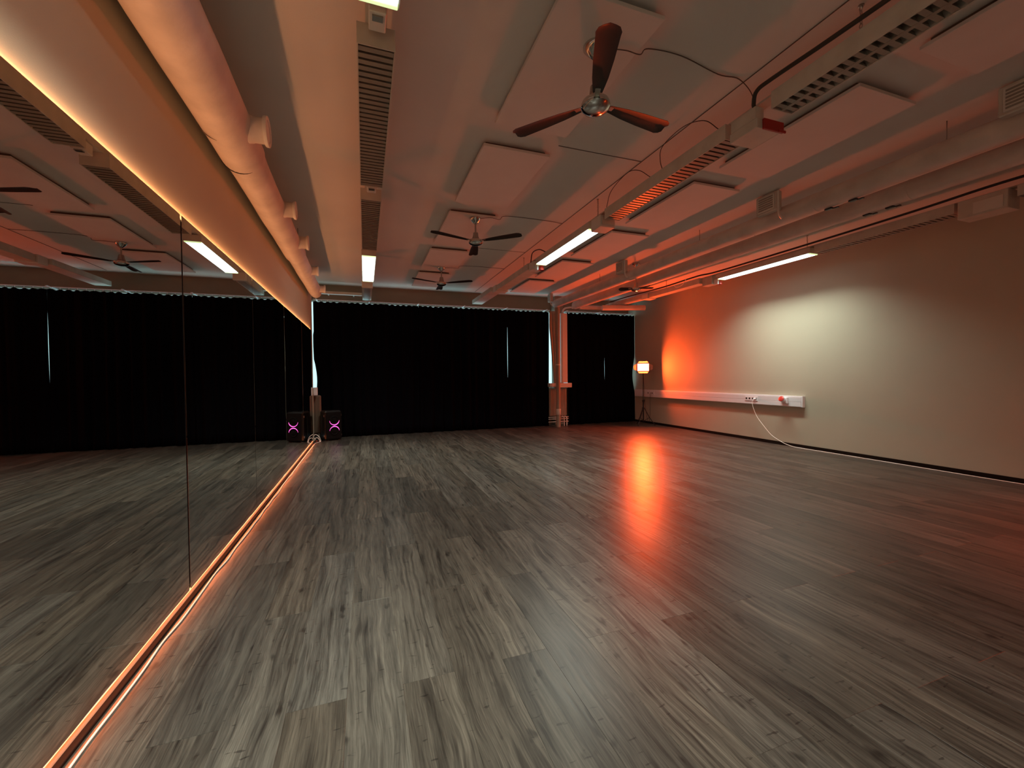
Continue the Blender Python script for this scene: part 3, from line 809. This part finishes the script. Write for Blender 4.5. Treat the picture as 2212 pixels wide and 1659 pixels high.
# ================================================================== BIG DUCT ABOVE THE MIRRORS
t = thing('air_duct', 'large pale round air duct with side spouts above the mirrors', 'duct', (-.82, 3, 2.84))
def duct_axis(y):
    u = max(0, min(1, (y - 2.5) / 6.0))
    return (-.785 - .045 * u, y, 2.843 - .012 * u)
def duct_sec(y0, y1, ra, rb, seed):
    r = random.Random(seed)
    n = max(3, int((y1 - y0) / .12)); NS = 30
    vs = []
    for i in range(n + 1):
        y = y0 + (y1 - y0) * i / n
        c = duct_axis(y)
        R_ = ra + (rb - ra) * i / n + .0022 * math.sin(y * 5.3 + seed) + r.uniform(-.0012, .0012)
        for k_ in range(NS):
            a = 2 * pi * k_ / NS
            q = R_ * (1 + .010 * math.sin(3 * a + y * 2.1) + .006 * math.sin(5 * a - y * 4))
            vs.append((c[0] + q * math.cos(a), y, c[2] + q * math.sin(a)))
    m = MB()
    m.add(vs, [(i * NS + k_, i * NS + (k_ + 1) % NS, (i + 1) * NS + (k_ + 1) % NS, (i + 1) * NS + k_) for i in range(n) for k_ in range(NS)], True)
    m.add(vs[:NS], [tuple(range(NS))]); m.add(vs[-NS:], [tuple(range(NS))])
    return m.obj('duct_section', M['duct'], t)
duct_sec(-3.4, 3.42, .147, .143, 1)
duct_sec(3.40, 5.9, .128, .124, 2)
duct_sec(5.88, 8.45, .112, .102, 3)
c = duct_axis(8.45); MB().lathe([(.100, 0), (.094, .05), (.075, .09), (.04, .115), (0.0, .12)], (c[0], 8.449, c[2]), 'y', 26).obj('end_cap', M['duct'], t)
c = duct_axis(3.43)
# dark open slit where two sections meet
ring = []
for k_ in range(15):
    a = rad(185 + k_ * 8); ring.append((c[0] + .139 * math.cos(a), 3.424, c[2] + .139 * math.sin(a)))
MB().tube(ring, [.001 + .009 * math.sin(pi * i / 14) for i in range(15)], 6).obj('joint_slit', M['hole'], t)
for y in (0.9, 1.75, 3.0): 
    c = duct_axis(y)
    ring = [(c[0] + .1478 * math.cos(rad(200 + q * 7)), y, c[2] + .1478 * math.sin(rad(200 + q * 7))) for q in range(9)]
    MB().tube(ring, [.0005 + .0025 * math.sin(pi * i / 8) for i in range(9)], 5).obj('joint_slit', M['seam'], t)
for i, (y, rr) in enumerate(((.6, .147), (3.08, .144), (4.42, .126), (5.43, .124), (6.80, .108), (8.12, .103))):
    c = duct_axis(y)
    sr = .080 if rr > .14 else (.072 if rr > .12 else .062)
    x0 = c[0] + rr - .05; x1 = c[0] + rr + .085
    sp = MB().lathe([(sr * 1.08, 0), (sr, .045), (sr * .95, .05), (sr * .95, x1 - x0 - .022)], (x0, y, c[2] + .0), 'x', 26).obj('spout', M['duct'], t)
    MB().lathe([(sr * .80, .016), (sr * .84, .0), (sr * 1.10, .0), (sr * 1.14, .006), (sr * 1.14, .022), (sr * .98, .024), (sr * .86, .022), (sr * .80, .012)], (x1 - .022, y, c[2]), 'x', 26).obj('rim', M['white'], sp)
    MB().lathe([(0, 0), (sr * .8, .0), (sr * .8, .004), (0, .006)], (x1 - .018, y, c[2]), 'x', 22).obj('spout_cover', M['duct'], sp)
for y in (1.2, 3.7, 6.2, 8.3):
    c = duct_axis(y); rr = .146 if y < 3.4 else .126 if y < 5.9 else .108
    MB().tube([(c[0], y, c[2] + rr - .01), (c[0], y, ZC - .0005)], .004, 6).obj('hanger_rod', M['steel'], t)
t = thing('cross_conduit', 'white horizontal conduit on the far wall between duct and left lamp row', 'conduit', (-.4, 9.5, 3.03))
MB().box(-.90, -.03, 9.44, 9.52, 3.00, 3.055, bevel=.006).obj('body', M['white'], t)
for x in (-.7, -.2): MB().box(x - .012, x + .012, 9.5205, YB - .0005, 3.01, 3.045).obj('bracket', M['white'], t)
tag(MB().box(XL + .02, XL + .035, 8.835, 8.85, 2.2, 2.84).obj('cable_strip', M['white']), 'thin white strip at the end edge of the mirror wall', 'strip') if False else None

# ================================================================== FANS
def fan(x, y, zh, angs, R_, label, ztop=3.195, pitch_=-.08):
    t = thing('ceiling_fan', label, 'ceiling fan', (x, y, ztop), 'ceiling fans')
    MB().lathe([(.066, 0), (.070, -.006), (.069, -.016), (.050, -.040), (.030, -.062), (.020, -.072), (.012, -.076)], (x, y, ztop), n=32).obj('canopy', M['chrome'], t)
    MB().tube([(x, y, ztop - .07), (x, y, zh + .095)], .0105, 14).obj('down_rod', M['steel'], t)
    MB().lathe([(.018, .118), (.030, .112), (.036, .065), (.048, .035), (.052, .030)], (x, y, zh), n=28).obj('motor_cover', M['steel'], t)
    MB().lathe([(.050, .034), (.078, .024), (.084, .010), (.082, .002), (.086, -.002), (.086, -.010), (.072, -.026), (.045, -.036), (.018, -.040), (0, -.041)], (x, y, zh), n=40).obj('motor_hub', M['chrome'], t)
    for a in angs:
        ar = rad(a)
        rot = Matrix.Translation((x, y, zh + .016)) @ Matrix.Rotation(ar, 4, 'Z') @ Matrix.Rotation(pitch_, 4, 'X')
        b = MB()
        prof = [(.10, .026), (.15, .034), (.22, .044), (.35, .054), (.5, .060), (R_ - .04, .062), (R_ - .012, .050), (R_, .030)]
        if R_ < .4: prof = [(r_ * R_ / .6, w_ * .8) for r_, w_ in prof[:-3]] + [(R_ - .03, .045), (R_, .02)]
        vs = []
        for r_, w_ in prof:
            for yy, zz in ((-w_, -.006), (0, .004), (w_, -.006)):
                vs.append(rot @ Vector((r_, yy, zz)))
        for r_, w_ in prof:
            for yy, zz in ((-w_, -.008), (0, .002), (w_, -.008)):
                vs.append(rot @ Vector((r_, yy, zz)))
        n = len(prof); o_ = 3 * n
        fs = []
        for i in range(n - 1):
            for k_ in range(2):
                q = (i * 3 + k_, i * 3 + k_ + 1, i * 3 + k_ + 4, i * 3 + k_ + 3)
                fs.append(q); fs.append(tuple(o_ + v for v in reversed(q)))
            fs.append((i * 3, i * 3 + 3, o_ + i * 3 + 3, o_ + i * 3)); fs.append((i * 3 + 2, o_ + i * 3 + 2, o_ + i * 3 + 5, i * 3 + 5))
        e_ = (n - 1) * 3
        fs += [(0, o_, o_ + 1, 1), (1, o_ + 1, o_ + 2, 2), (e_, e_ + 1, o_ + e_ + 1, o_ + e_), (e_ + 1, e_ + 2, o_ + e_ + 2, o_ + e_ + 1)]
        b.add(vs, fs, True)
        bl = b.obj('blade', M['fan_blade'], t)
        MB().box(.06, .13, -.016, .016, -.004, .0015, bevel=.001, mat=rot).obj('blade_arm', M['steel'], bl)
    return t
fan(1.313, 2.18, 2.845, (128, 7, 246), .56, 'chrome ceiling fan nearest the camera, dark blades')
fan(1.31, 4.99, 2.90, (199, 318, 79), .60, 'chrome ceiling fan second from the camera, centre of the ceiling')
fan(1.31, 7.41, 2.905, (205, 325, 85), .58, 'chrome ceiling fan farthest along the middle, near the curtains')
fan(1.31, -.9, 2.86, (20, 140, 260), .6, 'chrome ceiling fan behind the camera')
t = fan(4.62, 6.33, 2.79, (-72, -30, 150), .30, 'small dark fan glowing orange in front of the round pipes', ztop=3.2495, pitch_=.5)
t.name = 'small_fan'

# ================================================================== RIGHT WALL TRUNKING
t = thing('wall_trunking', 'long white cable trunking with sockets on the right wall', 'trunking', (6.83, 7.2, .68))
TX = 6.80
MB().box(TX + .004, XR - .0005, 4.872, 9.40, .682, .866, bevel=.003).obj('body', M['plastic'], t)
MB().box(TX - .002, TX + .0035, 4.89, 9.39, .768, .850, bevel=.002).obj('upper_cover', M['plastic'], t)
MB().box(TX - .002, TX + .0035, 4.89, 9.39, .690, .764, bevel=.002).obj('lower_cover', M['plastic'], t)
MB().box(TX, XR - .001, 4.862, 4.8715, .680, .868, bevel=.002).obj('end_cap', M['plastic'], t)
def sockets(y0, y1, n, label):
    s = MB().box(TX - .010, TX - .0025, y0, y1, .745, .828, bevel=.003).obj('socket_plate', M['plastic'], t, label)
    for i in range(n):
        y = y0 + (y1 - y0) * (i + .5) / n
        MB().lathe([(.017, 0), (.017, -.0015), (0, -.0016)], (TX - .0101, y, .787), 'x', 16).obj('socket_hole', M['hole'], s)
sockets(5.69, 5.96, 4, 'white socket strip with four round sockets')
sockets(8.58, 8.90, 2, 'white socket strip behind the tripod lamp')
t = thing('industrial_socket', 'round red and white industrial power socket on the wall trunking', 'socket', (6.76, 5.16, .78))
MB().box(6.76, TX - .0025, 5.10, 5.22, .735, .845, bevel=.008).obj('base', M['plastic'], t)
rot = Matrix.Translation((6.755, 5.16, .79)) @ Matrix.Rotation(rad(25), 4, 'Y')
def xf(mb, m_):
    mb.v = [tuple(m_ @ Vector(p)) for p in mb.v]; return mb
xf(MB().lathe([(.040, 0.0), (.042, -.03), (.046, -.045), (.046, -.055), (.036, -.056), (.034, -.03), (0, -.03)], (0, 0, 0), 'x', 24), rot).obj('collar', M['plastic'], t)
xf(MB().lathe([(0, -.050), (.045, -.0565), (.047, -.060), (.047, -.066), (.040, -.072), (0, -.074)], (0, 0, 0), 'x', 24), rot).obj('lid', M['redbright'], t, 'round red hinged lid')
t = thing('power_cable', 'white cable plugged into the trunking and trailing along the right skirting', 'cable', (6.78, 5.77, .78))
pts = [(6.775, 5.735, .787), (6.745, 5.745, .77), (6.735, 5.755, .70), (6.755, 5.735, .585), (6.77, 5.68, .455), (6.77, 5.56, .32), (6.77, 5.40, .165), (6.775, 5.22, .07), (6.785, 5.05, .018),
       (6.80, 4.85, .0065), (6.81, 4.4, .0055), (6.80, 3.5, .0055), (6.79, 2.8, .0055), (6.795, 2.4, .0055), (6.80, 1.2, .0055), (6.80, -1.2, .0055)]
MB().tube(smooth_path(pts, 8), .0048, 8).obj('cable', M['cord'], t)
MB().tube([(6.789, 5.735, .787), (6.765, 5.737, .787), (6.745, 5.742, .775)], [.018, .016, .008], 14).obj('plug', M['plastic'], t)

# ================================================================== TRIPOD LAMP
def tripod_lamp(x, y, aim, label, zc=1.435, power=P_RED, spread=180):
    t = thing('tripod_lamp', label, 'lamp', (x, y, 0), 'tripod lamps')
    MB().tube([(x, y, .10), (x, y, .62)], .017, 14).obj('pole', M['black'], t)
    MB().tube([(x, y, .60), (x, y, zc - .165)], .011, 12).obj('pole', M['black'], t)
    MB().lathe([(.02, 0), (.026, .005), (.026, .05), (.02, .055)], (x, y, .575), n=16).obj('collar', M['black'], t)
    MB().lathe([(.022, 0), (.03, .005), (.03, .04), (.022, .045)], (x, y, .40), n=16).obj('collar', M['black'], t)
    MB().tube([(x, y, .62), (x + .045, y, .62)], [.006, .012], 8).obj('knob', M['black'], t)
    d = (Vector(aim) - Vector((x, y, zc))); yw = math.atan2(d.y, d.x)
    for k_ in range(3):
        a = yw + rad(90 + 120 * k_)
        ux, uy = math.cos(a), math.sin(a)
        P_ = lambda r_, z: (x + ux * r_, y + uy * r_, z)
        lg = MB().tube([P_(.025, .42), P_(.14, .20), P_(.27, .010)], .009, 8).obj('leg', M['black'], t)
        MB().tube([P_(.018, .11), P_(.145, .19)], .006, 6).obj('brace', M['black'], lg)
        MB().tube([P_(.262, .024), P_(.277, .001)], .012, 8).obj('rubber_foot', M['black'], lg)
    MB().lathe([(.02, 0), (.02, .03)], (x, y, .095), n=12).obj('base_ring', M['black'], t)
    # head: local frame, +X = direction of light
    el = math.asin(d.z / d.length)
    rot = Matrix.Translation((x, y, zc)) @ Matrix.Rotation(yw, 4, 'Z') @ Matrix.Rotation(-el, 4, 'Y')
    W2, H2 = .135, .090
    yk = MB()
    yk.tube([(x, y, zc - .17), (x, y, zc - .135)], .012, 10)
    for s in (-1, 1):
        yk.tube([tuple(rot @ Vector((0, s * .01, -.135))), tuple(rot @ Vector((0, s * (W2 + .022), -.125))), tuple(rot @ Vector((0, s * (W2 + .022), 0)))], .006, 8)
    yk.obj('yoke', M['black'], t)
    MB().box(-.055, -.001, -W2 - .012, W2 + .012, -H2 - .012, H2 + .012, bevel=.008, mat=rot).obj('head', M['black'], t)
    MB().box(0, .004, -W2, W2, -H2, H2, mat=rot).obj('light_panel', M['redpanel'], t, 'white hot glowing front of the lamp')
    ba = rad(38)
    L_ = .115
    dr = L_ * math.cos(ba)
    for s in (-1, 1):
        dx = L_ * (.045 if s > 0 else .30)
        # left/right doors
        b = MB()
        A = [(.0, s * (W2 + .008), -H2), (.0, s * (W2 + .008), H2), (dx, s * (W2 + dr), H2 * .55), (dx, s * (W2 + dr), -H2 * .55)]
        B = [(p[0] - .002, p[1] + s * .001, p[2]) for p in A]
        b.add([rot @ Vector(p) for p in A + B], [(0, 1, 2, 3), (7, 6, 5, 4), (0, 4, 5, 1), (1, 5, 6, 2), (2, 6, 7, 3), (3, 7, 4, 0)])
        b.obj('barn_door', M['door'], t)
        b = MB()
        dx = L_ * .30
        A = [(.0, -W2, s * (H2 + .008)), (.0, W2, s * (H2 + .008)), (dx, W2 * .72, s * (H2 + dr * .62)), (dx, -W2 * .72, s * (H2 + dr * .62))]
        B = [(p[0] - .002, p[1], p[2] + s * .001) for p in A]
        b.add([rot @ Vector(p) for p in A + B], [(0, 1, 2, 3), (7, 6, 5, 4), (0, 4, 5, 1), (1, 5, 6, 2), (2, 6, 7, 3), (3, 7, 4, 0)])
        b.obj('barn_door', M['door'], t)
    lc = rot @ Vector((.008, 0, 0)); ld = (rot.to_3x3() @ Vector((1, 0, 0)))
    area('lamp_light', lc, ld, H2 * 1.9, W2 * 1.9, power, RED_COL, spread, long_axis=rot.to_3x3() @ Vector((0, 1, 0)))
    return t
TLX, TLY = 6.50, 8.63
tripod_lamp(TLX, TLY, (0.9, 0, 1.75), 'glowing orange red panel lamp with barn doors on a black tripod in the corner')
tag(MB().tube(smooth_path([(TLX + .02, TLY + .02, 1.30), (TLX + .05, TLY + .03, .9), (TLX + .06, TLY + .02, .55), (TLX + .10, TLY + .0, .25), (TLX + .18, TLY + .05, .06), (6.72, 8.66, .2), (6.75, 8.69, .6), (6.76, 8.70, .78), (6.787, 8.70, .787)], 6), .004, 6).obj('power_cable', M['black']),
    'thin black cable from the tripod lamp to the trunking socket', 'cable')
tripod_lamp(6.3, -.35, (4.6, 1.5, .0), 'second red panel lamp on a tripod behind the camera', power=P_RED2, spread=110, zc=1.85)

# ================================================================== SPEAKER IN THE CORNER
SX, SY = -.66, 9.13
t = thing('party_speaker', 'black tower speaker with pink glowing rings beside the mirror corner', 'speaker', (SX, SY, 0))
rs = Matrix.Translation((SX, SY, 0)) @ Matrix.Rotation(rad(24), 4, 'Z')    # front faces -Y, turned slightly
MB().box(-.165, .165, -.14, .15, .012, .60, bevel=.03, mat=rs).obj('cabinet', M['black_gloss'], t)
MB().box(-.15, .15, -.152, -.1405, .04, .57, bevel=.01, mat=rs).obj('grille', M['grille'], t)
for s in (-1, 1):
    for zz in (.10, .50):
        MB().box(s * .168 - .006, s * .168 + .006, -.10, -.07, zz - .02, zz + .02, bevel=.003, mat=rs).obj('corner_stud', M['steel'], t)
    MB().tube([rs @ Vector((s * .172, .0, .12)), rs @ Vector((s * .180, .0, .14)), rs @ Vector((s * .180, .0, .48)), rs @ Vector((s * .172, .0, .50))], .008, 8).obj('handle', M['black_gloss'], t)
    MB().box(s * .12 - .02, s * .12 + .02, -.11, .12, 0.0005, .0118, mat=rs).obj('foot', M['black'], t)
for cz, up_ in ((.408, False), (.190, True)):
    wf = MB().lathe([(0, -.012), (.03, -.016), (.05, -.004), (.075, -.012), (.085, -.004), (.088, .0)], (0, 0, 0), 'y', 30)
    xf(wf, rs @ Matrix.Translation((.01, -.1525, cz)))
    w_ = wf.obj('woofer', M['grille'], t)
    ring = []; rr = []
    for k_ in range(19):
        u = k_ / 18
        a = (rad(5) + rad(170) * u) if up_ else (rad(185) + rad(170) * u)
        ring.append(rs @ Vector((.01 + .094 * math.cos(a), -.156, cz + .094 * math.sin(a))))
        rr.append((.0015 + .008 * math.sin(pi * (u if up_ else 1 - u) * .999 * (1 - .0 * u)) * (.45 + .9 * (1 - u if up_ else u))) * (1 if not up_ else 1))
    MB().tube(ring, rr, 8).obj('led_ring', M['pink'], w_, 'pink glowing crescent')
# cables and power strip in the corner
t = thing('power_strip', 'small black power strip with looped cords in the mirror corner', 'power strip', (-.9, 8.98, 0))
MB().box(-.95, -.865, 8.93, 8.985, .001, .035, bevel=.006).obj('body', M['black'], t)
MB().tube([(-.91, 8.9295, .02), (-.91, 8.9275, .02)], .009, 10).obj('switch', M['redbright'], t)
wire([(-.93, 8.955, .048), (-.97, 8.95, .10), (-.93, 8.95, .145), (-.87, 8.95, .10), (-.84, 8.96, .02), (-.86, 8.95, .006)], 'white cord loop standing up in the mirror corner', r=.006, m='cord', name='cord')
wire([(-.95, 8.92, .03), (-.92, 8.91, .085), (-.88, 8.91, .075), (-.855, 8.91, .03), (-.85, 8.90, .006)], 'smaller cord loop in front of the power strip', r=.006, m='cord', name='cord')
wire([(-.90, 8.99, .005), (-.80, 8.93, .006), (-.74, 8.90, .02), (-.79, 8.88, .005)], 'dark cord between the speaker and the power strip', r=.005, m='black', name='cord')

bpy.context.view_layer.update()
